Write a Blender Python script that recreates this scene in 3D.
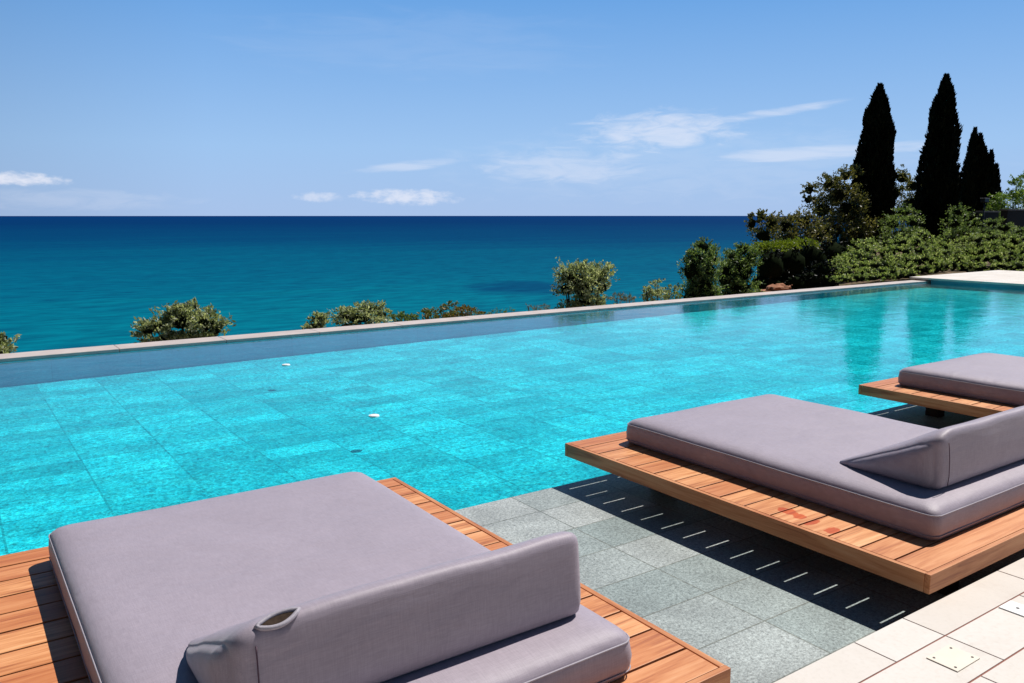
import bpy, bmesh, math, random
import numpy as np
from mathutils import Vector, Matrix, noise

for o in list(bpy.data.objects):
    bpy.data.objects.remove(o, do_unlink=True)
S = bpy.context.scene
COL = S.collection
RAD = math.radians

# ------------------------------------------------------------------ camera
EYE = 1.30                                   # above the day bed platforms (z = 0 is their top)
CAMR = np.array([[0.82131778, 0.08652679, -0.56387075],
                 [-0.57047096, 0.12457425, -0.81181534],
                 [0.0, 0.98843026, 0.15167606]])
FPX = 821.1
cam_d = bpy.data.cameras.new('camera')
cam = bpy.data.objects.new('camera', cam_d)
COL.objects.link(cam)
cam_d.sensor_width = 36.0
cam_d.lens = FPX / 1024 * 36.0
cam_d.clip_start = 0.05
cam_d.clip_end = 200000
M4 = Matrix([list(r) + [0] for r in CAMR] + [[0, 0, 0, 1]])
M4.translation = Vector((0, 0, EYE))
cam.matrix_world = M4
S.camera = cam

# ------------------------------------------------------------------ light
SUNV = Vector((0.68, 0.10, 1.0)).normalized()
SUN_EL = math.asin(SUNV.z)
SUN_AZ = math.atan2(SUNV.x, SUNV.y)
sd = bpy.data.lights.new('sun', 'SUN')
sd.energy = 5.0
sd.angle = RAD(0.5)
sd.color = (1.0, 0.955, 0.90)
sun = bpy.data.objects.new('sun', sd)
sun.rotation_euler = (-SUNV).to_track_quat('-Z', 'Y').to_euler()
sun.location = SUNV * 60
COL.objects.link(sun)

vs = S.view_settings
vs.view_transform = 'Standard'
vs.look = 'None'
vs.exposure = 0.12
vs.gamma = 1.0
vs.use_curve_mapping = False
SKY_STRENGTH = 0.05


class NT:
    """small node tree writer"""
    def __init__(self, tree):
        self.t = tree
        tree.nodes.clear()

    def n(self, kind, ins=None, **props):
        nd = self.t.nodes.new(kind)
        for k, v in props.items():
            setattr(nd, k, v)
        for k, v in (ins or {}).items():
            sock = nd.inputs[k]
            if hasattr(v, 'is_output') or isinstance(v, bpy.types.NodeSocket):
                self.t.links.new(v, sock)
            else:
                sock.default_value = v
        return nd

    def math(self, op, a, b=0.0, c=None, clamp=False):
        ins = {0: a, 1: b}
        if c is not None:
            ins[2] = c
        return self.n('ShaderNodeMath', ins, operation=op, use_clamp=clamp).outputs[0]

    def mix(self, f, a, b, blend='MIX'):
        nd = self.n('ShaderNodeMix', data_type='RGBA', blend_type=blend, clamp_factor=True)
        for i, v in ((0, f), (6, a), (7, b)):
            if isinstance(v, bpy.types.NodeSocket):
                self.t.links.new(v, nd.inputs[i])
            else:
                nd.inputs[i].default_value = v if i == 0 else (*v[:3], 1)
        return nd.outputs[2]

    def ramp(self, f, stops, interp='LINEAR'):
        nd = self.n('ShaderNodeValToRGB', {0: f})
        cr = nd.color_ramp
        cr.interpolation = interp
        while len(cr.elements) < len(stops):
            cr.elements.new(0.5)
        for e, (p, c) in zip(cr.elements, stops):
            e.position = p
            e.color = (*c[:3], 1) if not isinstance(c, (int, float)) else (c, c, c, 1)
        return nd.outputs[0]

    def noise(self, vec, scale, detail=3, rough=0.55, dist=0.0, w=None):
        ins = {'Vector': vec, 'Scale': scale, 'Detail': detail, 'Roughness': rough, 'Distortion': dist}
        return self.n('ShaderNodeTexNoise', ins).outputs[0]

    def mapping(self, vec, scale=(1, 1, 1), loc=(0, 0, 0), rot=(0, 0, 0)):
        return self.n('ShaderNodeMapping', {'Vector': vec, 'Scale': scale, 'Location': loc, 'Rotation': rot}).outputs[0]


def azel(px, py):
    d = CAMR @ np.array([px - 512, -(py - 341.5), -FPX])
    d /= np.linalg.norm(d)
    return math.atan2(d[0], d[1]), math.asin(d[2])


world = bpy.data.worlds.new('World')
S.world = world
world.use_nodes = True
W = NT(world.node_tree)
sky = W.n('ShaderNodeTexSky', sky_type='NISHITA', sun_disc=False, sun_elevation=SUN_EL, sun_rotation=SUN_AZ,
          altitude=30.0, air_density=1.0, dust_density=0.35, ozone_density=4.0)
gen = W.n('ShaderNodeTexCoord').outputs['Generated']
sep = W.n('ShaderNodeSeparateXYZ', {0: gen})
az = W.math('ARCTAN2', sep.outputs[0], sep.outputs[1])
el = W.math('ARCSINE', sep.outputs[2])
cvec = W.n('ShaderNodeCombineXYZ', {0: az, 1: el, 2: 0.0}).outputs[0]
fine = W.noise(W.mapping(cvec, (22, 90, 1)), 1.0, 6, 0.62, 0.6)
wisp = W.noise(W.mapping(cvec, (9, 60, 1), rot=(0, 0, RAD(-6))), 1.0, 5, 0.6, 0.8)
puff = W.noise(W.mapping(cvec, (60, 120, 1)), 1.0, 5, 0.6)
total = None
# px, py, half width px, half height px, tilt (px rise per px), strength, noise kind
for (cx, cy, hw, hh, tilt, st, nz) in [
        (660, 131, 100, 24, 0.02, 0.52, fine), (775, 112, 85, 6, 0.115, 0.50, wisp), (800, 154, 110, 9, 0.03, 0.42, wisp),
        (565, 166, 110, 22, 0.0, 0.34, fine), (408, 166, 78, 6, 0.11, 0.34, wisp), (408, 197, 62, 9, -0.02, 0.62, puff),
        (318, 197, 30, 6, 0.0, 0.45, puff), (18, 179, 62, 8, -0.04, 0.75, puff), (905, 147, 60, 7, 0.0, 0.40, wisp),
        (70, 200, 150, 13, 0.0, 0.16, fine), (690, 165, 300, 45, 0.0, 0.10, fine), (420, 45, 220, 40, 0.0, 0.06, wisp)]:
    a0, e0 = azel(cx, cy)
    sa = abs(azel(cx + hw, cy)[0] - azel(cx - hw, cy)[0]) / 2
    se = abs(azel(cx, cy + hh)[1] - azel(cx, cy - hh)[1]) / 2
    da = W.math('SUBTRACT', az, a0)
    de = W.math('SUBTRACT', W.math('SUBTRACT', el, e0), W.math('MULTIPLY', da, tilt))
    q = W.math('ADD', W.math('POWER', W.math('DIVIDE', W.math('ABSOLUTE', da), sa), 2.0),
               W.math('POWER', W.math('DIVIDE', W.math('ABSOLUTE', de), se), 2.0))
    # ragged edge: the noise eats into the ellipse
    v = W.math('ADD', W.math('SUBTRACT', 1.0, q), W.math('MULTIPLY', W.math('SUBTRACT', nz, 0.5), 2.6))
    v = W.n('ShaderNodeMapRange', {0: v, 1: 0.0, 2: 1.3, 3: 0.0, 4: st}, interpolation_type='SMOOTHSTEP').outputs[0]
    soft = W.n('ShaderNodeMapRange', {0: q, 1: 0.5, 2: 2.2, 3: 1.0, 4: 0.0}, interpolation_type='SMOOTHSTEP').outputs[0]
    v = W.math('MULTIPLY', v, soft)
    total = v if total is None else W.math('MAXIMUM', total, v)
# pale at the horizon; unseen sky overhead and behind darkened to deepen the shade
eln = W.math('DIVIDE', el, RAD(90), clamp=True)
grad = W.ramp(eln, [(0.0, (0.38, 0.535, 0.82)), (0.05, (0.335, 0.545, 0.86)), (0.10, (0.24, 0.46, 0.82)), (0.16, (0.135, 0.36, 0.76)), (0.35, (0.05, 0.13, 0.30)), (1.0, (0.02, 0.055, 0.13))])
gsc = W.n('ShaderNodeVectorMath', {0: grad, 'Scale': 18.0}, operation='SCALE').outputs[0]
side = W.math('COSINE', W.math('SUBTRACT', az, RAD(62)))
sk = W.n('ShaderNodeMapRange', {0: side, 1: -0.35, 2: 0.68, 3: 0.16, 4: 1.08}).outputs[0]
gsc = W.n('ShaderNodeVectorMath', {0: gsc, 'Scale': sk}, operation='SCALE').outputs[0]
skyc = W.mix(0.93, sky.outputs[0], gsc)
cloud = W.mix(total, skyc, (16.5, 16.6, 18.0))
bg = W.n('ShaderNodeBackground', {'Color': cloud, 'Strength': SKY_STRENGTH})
W.n('ShaderNodeOutputWorld', {'Surface': bg.outputs[0]})


# ------------------------------------------------------------------ helpers
def ray(px, py):
    return CAMR @ np.array([px - 512, -(py - 341.5), -FPX])


def at(px, py, Y):
    """the point where the sight line meets the plane y = Y"""
    d = ray(px, py)
    k = Y / d[1]
    return np.array([d[0] * k, Y, EYE + d[2] * k])


def link(name, bm, mat, parent=None, smooth=False, mats=None):
    me = bpy.data.meshes.new(name)
    if smooth:
        for f in bm.faces:
            f.smooth = True
    bm.to_mesh(me)
    bm.free()
    for m in (mats or [mat]):
        me.materials.append(m)
    o = bpy.data.objects.new(name, me)
    COL.objects.link(o)
    if parent is not None:
        o.parent = parent
    return o


def tag(o, label=None, cat=None, group=None, kind=None):
    if label: o['label'] = label
    if cat: o['category'] = cat
    if group: o['group'] = group
    if kind: o['kind'] = kind
    return o


def empty(name, loc):
    o = bpy.data.objects.new(name, None)
    o.empty_display_size = 0.2
    o.location = loc
    COL.objects.link(o)
    return o


def box(bm, x0, x1, y0, y1, z0, z1, bev=0.0, mi=0):
    vs_ = [bm.verts.new((x, y, z)) for z in (z0, z1) for (x, y) in ((x0, y0), (x1, y0), (x1, y1), (x0, y1))]
    fs = []
    for q in ((3, 2, 1, 0), (4, 5, 6, 7), (0, 1, 5, 4), (1, 2, 6, 5), (2, 3, 7, 6), (3, 0, 4, 7)):
        f = bm.faces.new([vs_[i] for i in q])
        f.material_index = mi
        fs.append(f)
    if bev:
        es = list({e for f in fs for e in f.edges})
        bmesh.ops.bevel(bm, geom=es, offset=bev, segments=2, profile=0.5, affect='EDGES')


def tube(bm, pts, radii, n=8, closed=False):
    pts = [Vector(p) for p in pts]
    if isinstance(radii, (int, float)):
        radii = [radii] * len(pts)
    rings = []
    m = len(pts)
    prev = None
    for i, p in enumerate(pts):
        a = pts[(i - 1) % m] if (closed or i > 0) else p
        b = pts[(i + 1) % m] if (closed or i < m - 1) else p
        t = (b - a).normalized()
        if prev is None:
            u = t.orthogonal().normalized()
        else:
            u = (prev - t * prev.dot(t)).normalized()
        prev = u
        v = t.cross(u)
        rings.append([bm.verts.new(p + (u * math.cos(k * 2 * math.pi / n) + v * math.sin(k * 2 * math.pi / n)) * radii[i]) for k in range(n)])
    cnt = m if closed else m - 1
    for i in range(cnt):
        r0, r1 = rings[i], rings[(i + 1) % m]
        off = 0
        if closed and i == m - 1:
            off = min(range(n), key=lambda s: (r0[0].co - r1[s].co).length)
        for k in range(n):
            bm.faces.new((r0[k], r0[(k + 1) % n], r1[(k + 1 + off) % n], r1[(k + off) % n]))
    if not closed:
        bm.faces.new(rings[0][::-1])
        bm.faces.new(rings[-1])


def mat(name):
    m = bpy.data.materials.new(name)
    m.use_nodes = True
    return m, NT(m.node_tree)


def out(t, shader):
    t.n('ShaderNodeOutputMaterial', {'Surface': shader})


def bump(t, h, strength, dist):
    return t.n('ShaderNodeBump', {'Height': h, 'Strength': strength, 'Distance': dist}).outputs[0]


# ------------------------------------------------------------------ materials
def m_sea():
    m, t = mat('sea')
    g = t.n('ShaderNodeNewGeometry')
    p = g.outputs['Position']
    sp = t.n('ShaderNodeSeparateXYZ', {0: p})
    # depth of the water: shallow turquoise near the shore to deep blue offshore, broken up by noise
    dist = t.math('SQRT', t.math('ADD', t.math('POWER', sp.outputs[0], 2.0), t.math('POWER', sp.outputs[1], 2.0)))
    lg = t.math('LOGARITHM', dist, 10.0)
    big = t.noise(t.mapping(p, (0.0016, 0.0016, 1)), 1.0, 4, 0.55, 0.4)
    mid = t.noise(t.mapping(p, (0.0022, 0.013, 1), rot=(0, 0, RAD(35))), 1.0, 6, 0.68, 0.5)
    v = t.math('ADD', lg, t.math('MULTIPLY', t.math('SUBTRACT', big, 0.5), 0.28))
    v = t.math('ADD', v, t.math('MULTIPLY', t.math('SUBTRACT', mid, 0.5), 0.55))
    v = t.n('ShaderNodeMapRange', {0: v, 1: 2.35, 2: 4.2, 3: 0.0, 4: 1.0}).outputs[0]
    c = t.ramp(v, [(0.0, (0.0, 0.205, 0.255)), (0.22, (0.0, 0.122, 0.200)), (0.5, (0.0, 0.050, 0.138)), (0.75, (0.0, 0.028, 0.118)), (1.0, (0.0, 0.027, 0.125))])
    # sea grass meadow, darker patch on the seabed
    a = at(520, 287, 500); k = (EYE + 46) / (EYE - a[2])
    gx, gy = a[0] * k, a[1] * k
    vec = t.n('ShaderNodeVectorMath', {0: p, 1: (gx, gy, 0)}, operation='SUBTRACT').outputs[0]
    vr = t.mapping(vec, rot=(0, 0, RAD(35)))
    s2 = t.n('ShaderNodeSeparateXYZ', {0: vr})
    q = t.math('ADD', t.math('POWER', t.math('ABSOLUTE', t.math('DIVIDE', s2.outputs[0], 34.0)), 2.0), t.math('POWER', t.math('ABSOLUTE', t.math('DIVIDE', s2.outputs[1], 60.0)), 2.0))
    nz = t.noise(t.mapping(p, (0.03, 0.03, 1)), 1.0, 5, 0.6)
    q = t.math('ADD', q, t.math('MULTIPLY', t.math('SUBTRACT', nz, 0.5), 2.2))
    pm = t.n('ShaderNodeMapRange', {0: q, 1: 0.3, 2: 1.3, 3: 0.75, 4: 0.0}, interpolation_type='SMOOTHSTEP').outputs[0]
    c = t.mix(pm, c, (0.0, 0.045, 0.125))
    chop = t.noise(t.mapping(p, (0.05, 0.14, 1), rot=(0, 0, RAD(35))), 1.0, 6, 0.65)
    c = t.mix(t.math('MULTIPLY', t.math('SUBTRACT', chop, 0.40, clamp=True), 2.2), c, (0.0, 0.03, 0.09))
    d = t.n('ShaderNodeBsdfDiffuse', {'Color': c})
    gl = t.n('ShaderNodeBsdfGlossy', {'Color': (0.55, 0.75, 1, 1), 'Roughness': 0.35, 'Normal': bump(t, chop, 0.6, 2.0)})
    mx = t.n('ShaderNodeMixShader', {0: 0.014, 1: d.outputs[0], 2: gl.outputs[0]})
    out(t, mx.outputs[0])
    return m


def m_water():
    m, t = mat('pool_water')
    p = t.n('ShaderNodeNewGeometry').outputs['Position']
    n1 = t.noise(t.mapping(p, (2.2, 3.2, 1), rot=(0, 0, RAD(20))), 1.0, 4, 0.6, 0.3)
    n2 = t.noise(t.mapping(p, (9, 13, 1), rot=(0, 0, RAD(-15))), 1.0, 4, 0.65, 0.2)
    h = t.math('ADD', t.math('MULTIPLY', n1, 1.0), t.math('MULTIPLY', n2, 0.30))
    nb = bump(t, h, 0.085, 0.05)
    # caustic light pattern painted into the tint of the surface
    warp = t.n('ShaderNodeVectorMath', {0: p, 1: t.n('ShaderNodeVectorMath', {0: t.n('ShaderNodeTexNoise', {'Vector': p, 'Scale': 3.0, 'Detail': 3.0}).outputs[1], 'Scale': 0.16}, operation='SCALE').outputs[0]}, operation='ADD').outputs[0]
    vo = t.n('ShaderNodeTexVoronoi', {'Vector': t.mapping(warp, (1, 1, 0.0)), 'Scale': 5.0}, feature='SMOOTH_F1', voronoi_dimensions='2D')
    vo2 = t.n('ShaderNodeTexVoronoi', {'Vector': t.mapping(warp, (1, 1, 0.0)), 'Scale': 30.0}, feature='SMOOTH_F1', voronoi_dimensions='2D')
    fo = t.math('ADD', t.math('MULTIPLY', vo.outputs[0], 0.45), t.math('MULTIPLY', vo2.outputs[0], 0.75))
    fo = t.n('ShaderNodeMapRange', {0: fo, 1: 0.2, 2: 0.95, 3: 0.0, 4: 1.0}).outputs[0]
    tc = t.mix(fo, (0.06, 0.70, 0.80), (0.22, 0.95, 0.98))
    tr = t.n('ShaderNodeBsdfTransparent', {'Color': tc})
    gl = t.n('ShaderNodeBsdfGlossy', {'Color': (1, 1, 1, 1), 'Roughness': 0.03, 'Normal': nb})
    fr = t.n('ShaderNodeFresnel', {'IOR': 1.33, 'Normal': nb})
    fk = t.math('MULTIPLY', t.math('POWER', fr.outputs[0], 1.22), 1.1, clamp=True)
    mx = t.n('ShaderNodeMixShader', {0: fk, 1: tr.outputs[0], 2: gl.outputs[0]})
    out(t, mx.outputs[0])
    return m


def m_tile(name, ca, cb, mortar, bw, rh, speck, lo, hi, rough=0.55, off=(0, 0, 0), msize=0.004, coarse=170.0):
    m, t = mat(name)
    p = t.n('ShaderNodeNewGeometry').outputs['Position']
    b = t.n('ShaderNodeTexBrick', {'Vector': t.mapping(p, loc=off), 'Color1': (*ca, 1), 'Color2': (*cb, 1), 'Mortar': (*mortar, 1), 'Scale': 1.0,
                                   'Mortar Size': msize, 'Mortar Smooth': 0.25, 'Bias': 0.0, 'Brick Width': bw, 'Row Height': rh},
            offset=0.0, squash=1.0)
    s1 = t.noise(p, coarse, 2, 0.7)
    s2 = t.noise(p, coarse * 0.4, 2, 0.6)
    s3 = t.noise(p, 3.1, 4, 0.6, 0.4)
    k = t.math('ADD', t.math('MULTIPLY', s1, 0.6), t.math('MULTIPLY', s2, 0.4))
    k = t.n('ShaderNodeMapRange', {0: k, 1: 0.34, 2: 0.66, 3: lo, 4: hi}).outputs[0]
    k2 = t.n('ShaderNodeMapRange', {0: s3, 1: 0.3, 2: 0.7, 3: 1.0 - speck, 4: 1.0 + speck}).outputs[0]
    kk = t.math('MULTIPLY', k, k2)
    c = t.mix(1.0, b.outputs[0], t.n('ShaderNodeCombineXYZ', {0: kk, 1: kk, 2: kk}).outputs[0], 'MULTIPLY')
    h = t.math('ADD', t.math('MULTIPLY', s1, 0.25), t.math('MULTIPLY', b.outputs[1], -1.0))
    bs = t.n('ShaderNodeBsdfPrincipled', {'Base Color': c, 'Roughness': rough, 'Specular IOR Level': 0.4, 'Normal': bump(t, h, 0.35, 0.004)})
    out(t, bs.outputs[0])
    return m


def m_stone():
    m, t = mat('travertine')
    p = t.n('ShaderNodeNewGeometry').outputs['Position']
    isl = t.n('ShaderNodeNewGeometry').outputs['Random Per Island']
    n1 = t.noise(p, 7.0, 6, 0.65, 1.0)
    n2 = t.noise(p, 60.0, 4, 0.6)
    c = t.mix(n1, (0.63, 0.58, 0.52), (0.74, 0.705, 0.66))
    c = t.mix(t.math('MULTIPLY', t.math('SUBTRACT', n2, 0.5, clamp=True), 1.5), c, (0.52, 0.46, 0.40))
    c = t.mix(t.math('MULTIPLY', isl, 0.45), c, (0.56, 0.49, 0.42))
    n3 = t.noise(p, 2.6, 5, 0.7, 1.5)
    c = t.mix(t.n('ShaderNodeMapRange', {0: n3, 1: 0.52, 2: 0.72, 3: 0.0, 4: 0.35}).outputs[0], c, (0.46, 0.39, 0.32))
    bs = t.n('ShaderNodeBsdfPrincipled', {'Base Color': c, 'Roughness': 0.65, 'Specular IOR Level': 0.3, 'Normal': bump(t, n2, 0.2, 0.003)})
    out(t, bs.outputs[0])
    return m


def m_plain(name, col, rough=0.6, spec=0.4, metal=0.0, var=0.12, scale=12.0):
    m, t = mat(name)
    p = t.n('ShaderNodeTexCoord').outputs['Object']
    n = t.noise(p, scale, 5, 0.6)
    k = t.n('ShaderNodeMapRange', {0: n, 1: 0.25, 2: 0.75, 3: 1 - var, 4: 1 + var}).outputs[0]
    c = t.mix(1.0, col, t.n('ShaderNodeCombineXYZ', {0: k, 1: k, 2: k}).outputs[0], 'MULTIPLY')
    bs = t.n('ShaderNodeBsdfPrincipled', {'Base Color': c, 'Roughness': rough, 'Specular IOR Level': spec, 'Metallic': metal, 'Normal': bump(t, n, 0.15, 0.01)})
    out(t, bs.outputs[0])
    return m


def m_wood(name, stains=None, along='X', tone=1.0):
    m, t = mat(name)
    p = t.n('ShaderNodeTexCoord').outputs['Object']
    isl = t.n('ShaderNodeNewGeometry').outputs['Random Per Island']
    sc = (3.0, 55.0, 55.0) if along == 'X' else (55.0, 3.0, 55.0)
    sc2 = (1.2, 14.0, 14.0) if along == 'X' else (14.0, 1.2, 14.0)
    shift = t.n('ShaderNodeCombineXYZ', {0: t.math('MULTIPLY', isl, 37.0), 1: t.math('MULTIPLY', isl, 11.0), 2: isl}).outputs[0]
    pv = t.n('ShaderNodeVectorMath', {0: p, 1: shift}, operation='ADD').outputs[0]
    g1 = t.noise(t.mapping(pv, sc), 1.0, 5, 0.6, 0.6)
    g2 = t.noise(t.mapping(pv, sc2), 1.0, 4, 0.6, 1.2)
    v = t.math('ADD', t.math('MULTIPLY', g1, 0.5), t.math('MULTIPLY', g2, 0.5))
    c = t.ramp(v, [(0.36, (0.26 * tone, 0.070 * tone, 0.026 * tone)), (0.47, (0.58 * tone, 0.235 * tone, 0.085 * tone)), (0.57, (0.76 * tone, 0.37 * tone, 0.16 * tone)), (0.71, (0.84 * tone, 0.50 * tone, 0.26 * tone))])
    c = t.mix(t.math('MULTIPLY', t.math('POWER', isl, 1.5), 0.7), c, (0.47 * tone, 0.145 * tone, 0.048 * tone))
    if stains:
        nz = t.noise(p, 28.0, 4, 0.6)
        tot = None
        sp = t.n('ShaderNodeSeparateXYZ', {0: p})
        for (sx, sy, rx, ry) in stains:
            q = t.math('ADD', t.math('POWER', t.math('ABSOLUTE', t.math('DIVIDE', t.math('SUBTRACT', sp.outputs[0], sx), rx)), 2.0),
                       t.math('POWER', t.math('ABSOLUTE', t.math('DIVIDE', t.math('SUBTRACT', sp.outputs[1], sy), ry)), 2.0))
            q = t.math('ADD', q, t.math('MULTIPLY', t.math('SUBTRACT', nz, 0.5), 2.4))
            mk = t.n('ShaderNodeMapRange', {0: q, 1: 0.75, 2: 1.1, 3: 1.0, 4: 0.0}, interpolation_type='SMOOTHSTEP').outputs[0]
            tot = mk if tot is None else t.math('MAXIMUM', tot, mk)
        wet = t.mix(1.0, c, (0.80, 0.30, 0.11), 'MULTIPLY')
        c = t.mix(tot, c, wet)
    bs = t.n('ShaderNodeBsdfPrincipled', {'Base Color': c, 'Roughness': 0.5, 'Specular IOR Level': 0.35, 'Normal': bump(t, g1, 0.25, 0.003)})
    out(t, bs.outputs[0])
    return m


def m_fabric(name, col):
    m, t = mat(name)
    p = t.n('ShaderNodeTexCoord').outputs['Object']
    w1 = t.n('ShaderNodeTexWave', {'Vector': p, 'Scale': 260.0, 'Distortion': 1.0, 'Detail': 1.0}, bands_direction='X').outputs[1]
    w2 = t.n('ShaderNodeTexWave', {'Vector': p, 'Scale': 260.0, 'Distortion': 1.0, 'Detail': 1.0}, bands_direction='Y').outputs[1]
    w = t.math('ADD', w1, w2)
    n = t.noise(p, 5.0, 4, 0.55)
    n2 = t.noise(p, 420.0, 2, 0.5)
    k = t.n('ShaderNodeMapRange', {0: t.math('ADD', t.math('MULTIPLY', n, 0.6), t.math('MULTIPLY', n2, 0.4)), 1: 0.3, 2: 0.7, 3: 0.93, 4: 1.07}).outputs[0]
    th = t.math('ADD', t.noise(t.mapping(p, (420, 26, 26)), 1.0, 2, 0.5), t.noise(t.mapping(p, (26, 420, 420)), 1.0, 2, 0.5))
    k = t.math('MULTIPLY', k, t.n('ShaderNodeMapRange', {0: th, 1: 0.75, 2: 1.25, 3: 0.90, 4: 1.10}).outputs[0])
    c = t.mix(1.0, col, t.n('ShaderNodeCombineXYZ', {0: k, 1: k, 2: k}).outputs[0], 'MULTIPLY')
    soft = t.noise(t.mapping(p, (3.0, 5.0, 9.0)), 1.0, 3, 0.5, 0.6)
    nb = bump(t, soft, 0.35, 0.02)
    nb2 = t.n('ShaderNodeBump', {'Height': w, 'Strength': 0.12, 'Distance': 0.001, 'Normal': nb}).outputs[0]
    bs = t.n('ShaderNodeBsdfPrincipled', {'Base Color': c, 'Roughness': 0.52, 'Specular IOR Level': 0.38, 'Sheen Weight': 0.12, 'Sheen Roughness': 0.4, 'Normal': nb2})
    out(t, bs.outputs[0])
    return m


def m_leaf(name, cols, trans=0.25, spec=0.35, rough=0.5):
    m, t = mat(name)
    isl = t.n('ShaderNodeNewGeometry').outputs['Random Per Island']
    p = t.n('ShaderNodeNewGeometry').outputs['Position']
    n = t.noise(p, 1.7, 3, 0.6)
    v = t.math('ADD', t.math('MULTIPLY', isl, 0.75), t.math('MULTIPLY', t.math('SUBTRACT', n, 0.35), 0.7), clamp=True)
    stops = [(i / (len(cols) - 1), c) for i, c in enumerate(cols)]
    c = t.ramp(v, stops)
    d = t.n('ShaderNodeBsdfPrincipled', {'Base Color': c, 'Roughness': rough, 'Specular IOR Level': spec})
    if trans:
        tl = t.n('ShaderNodeBsdfTranslucent', {'Color': t.mix(1.0, c, (1.3, 1.35, 0.7), 'MULTIPLY')})
        mx = t.n('ShaderNodeMixShader', {0: trans, 1: d.outputs[0], 2: tl.outputs[0]})
        out(t, mx.outputs[0])
    else:
        out(t, d.outputs[0])
    return m


def m_ground():
    m, t = mat('dry_earth')
    p = t.n('ShaderNodeNewGeometry').outputs['Position']
    n1 = t.noise(p, 0.7, 6, 0.65)
    n2 = t.noise(p, 9.0, 5, 0.7)
    c = t.mix(n1, (0.14, 0.085, 0.055), (0.22, 0.15, 0.10))
    c = t.mix(t.n('ShaderNodeMapRange', {0: n2, 1: 0.45, 2: 0.65}).outputs[0], c, (0.055, 0.075, 0.03))
    bs = t.n('ShaderNodeBsdfPrincipled', {'Base Color': c, 'Roughness': 0.9, 'Specular IOR Level': 0.1, 'Normal': bump(t, n2, 0.6, 0.1)})
    out(t, bs.outputs[0])
    return m


MSEA = m_sea()
MWATER = m_water()
MSHELF = m_tile('shelf_tile', (0.215, 0.262, 0.252), (0.335, 0.358, 0.345), (0.15, 0.165, 0.145), 0.572, 0.2845, 0.24, 0.42, 1.58, 0.5, off=(-2.45, -1.85, 0))
MFLOOR = m_tile('pool_floor_tile', (0.36, 0.47, 0.475), (0.68, 0.74, 0.73), (0.33, 0.42, 0.42), 0.572, 0.2845, 0.16, 0.40, 1.62, 0.7, off=(-2.45, -1.85, 0), coarse=62.0, msize=0.007)  # tile speckle also stands in for caustic light, painted into the colour
MWALL = m_tile('pool_wall_tile', (0.10, 0.29, 0.38), (0.14, 0.34, 0.43), (0.08, 0.23, 0.30), 0.9, 1.5, 0.10, 0.85, 1.15, 0.6)
MSTONE = m_stone()
MGROUT = m_plain('grout', (0.30, 0.13, 0.10), 0.9, 0.1)
MCOPING = m_plain('coping_stone', (0.50, 0.43, 0.40), 0.6, 0.3, var=0.15, scale=3.0)
MDARKSTONE = m_plain('dark_stone', (0.06, 0.065, 0.07), 0.7, 0.3)
MEARTH = m_ground()
MFRAME = m_wood('teak_frame', None, 'X', 0.92)
MFRAMEY = m_wood('teak_side', None, 'Y', 0.92)
MTEAK = m_wood('teak_boards')
MJOIST = m_plain('dark_timber', (0.035, 0.022, 0.015), 0.8, 0.2)
MFAB = m_fabric('mauve_fabric', (0.338, 0.288, 0.334))
MPIPE = m_fabric('piping_fabric', (0.36, 0.33, 0.37))
MWHITE = m_plain('white_plastic', (0.85, 0.85, 0.83), 0.4, 0.4, var=0.03)
MPLATE = m_plain('cream_plate', (0.74, 0.66, 0.55), 0.5, 0.4, var=0.05)
MSCREW = m_plain('screw_metal', (0.10, 0.09, 0.08), 0.4, 0.5, 0.6)
MBLACK = m_plain('black_metal', (0.012, 0.012, 0.014), 0.5, 0.4)
MBARK = m_plain('bark', (0.07, 0.05, 0.035), 0.9, 0.1, var=0.4)
MINSIDE = m_plain('dark_inside', (0.045, 0.030, 0.022), 0.9, 0.1, var=0.5, scale=60.0)
MSEAM = m_plain('seam_thread', (0.10, 0.06, 0.08), 0.8, 0.1)

# ------------------------------------------------------------------ setting
BX0, BX1 = -14.0, 18.85          # pool in x
YS0, YS1, YF = 1.455, 3.535, 10.10
ZB, ZS, ZW, ZC, ZD = -0.10, -0.22, -0.235, -0.205, -0.135


def struct(name, bm, m, smooth=False, mats=None):
    return tag(link(name, bm, m, None, smooth, mats), kind='structure')


bm = bmesh.new()
Z0 = -46.0
vsq = [bm.verts.new(v) for v in ((-90000, -90000, Z0), (90000, -90000, Z0), (90000, 90000, Z0), (-90000, 90000, Z0))]
bm.faces.new(vsq)
struct('sea', bm, MSEA)


def sstep(a, b, x):
    k = min(1.0, max(0.0, (x - a) / (b - a)))
    return k * k * (3 - 2 * k)


def ground_z(x, y):
    """hillside falling to the sea on the left, garden plateau on the right"""
    n = noise.noise(Vector((x * 0.11, y * 0.11, 3.1))) * 0.5 + noise.noise(Vector((x * 0.4, y * 0.4, 7.7))) * 0.12
    yy = max(0.0, y - 10.6)
    left = -1.15 - yy * 0.42 - 0.004 * yy * yy
    head = sstep(1.22, 1.40, (x - 0.3) / max(y, 4.0))
    plate = -0.42 + 0.018 * max(0.0, x - 18) - sstep(42, 95, math.hypot(x, y)) * 24
    z = left * (1 - head) + plate * head
    if y < 10.62 and x < 23.0:
        z = -2.6
        n *= 0.1
    amp = 0.35 if head < 0.5 else 0.22
    return max(z + n * amp, -60.0)


def grid_mesh(xs, ys, fz):
    bm = bmesh.new()
    vv = [[bm.verts.new((x, y, fz(x, y))) for x in xs] for y in ys]
    for j in range(len(ys) - 1):
        for i in range(len(xs) - 1):
            bm.faces.new((vv[j][i], vv[j][i + 1], vv[j + 1][i + 1], vv[j + 1][i]))
    return bm


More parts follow.
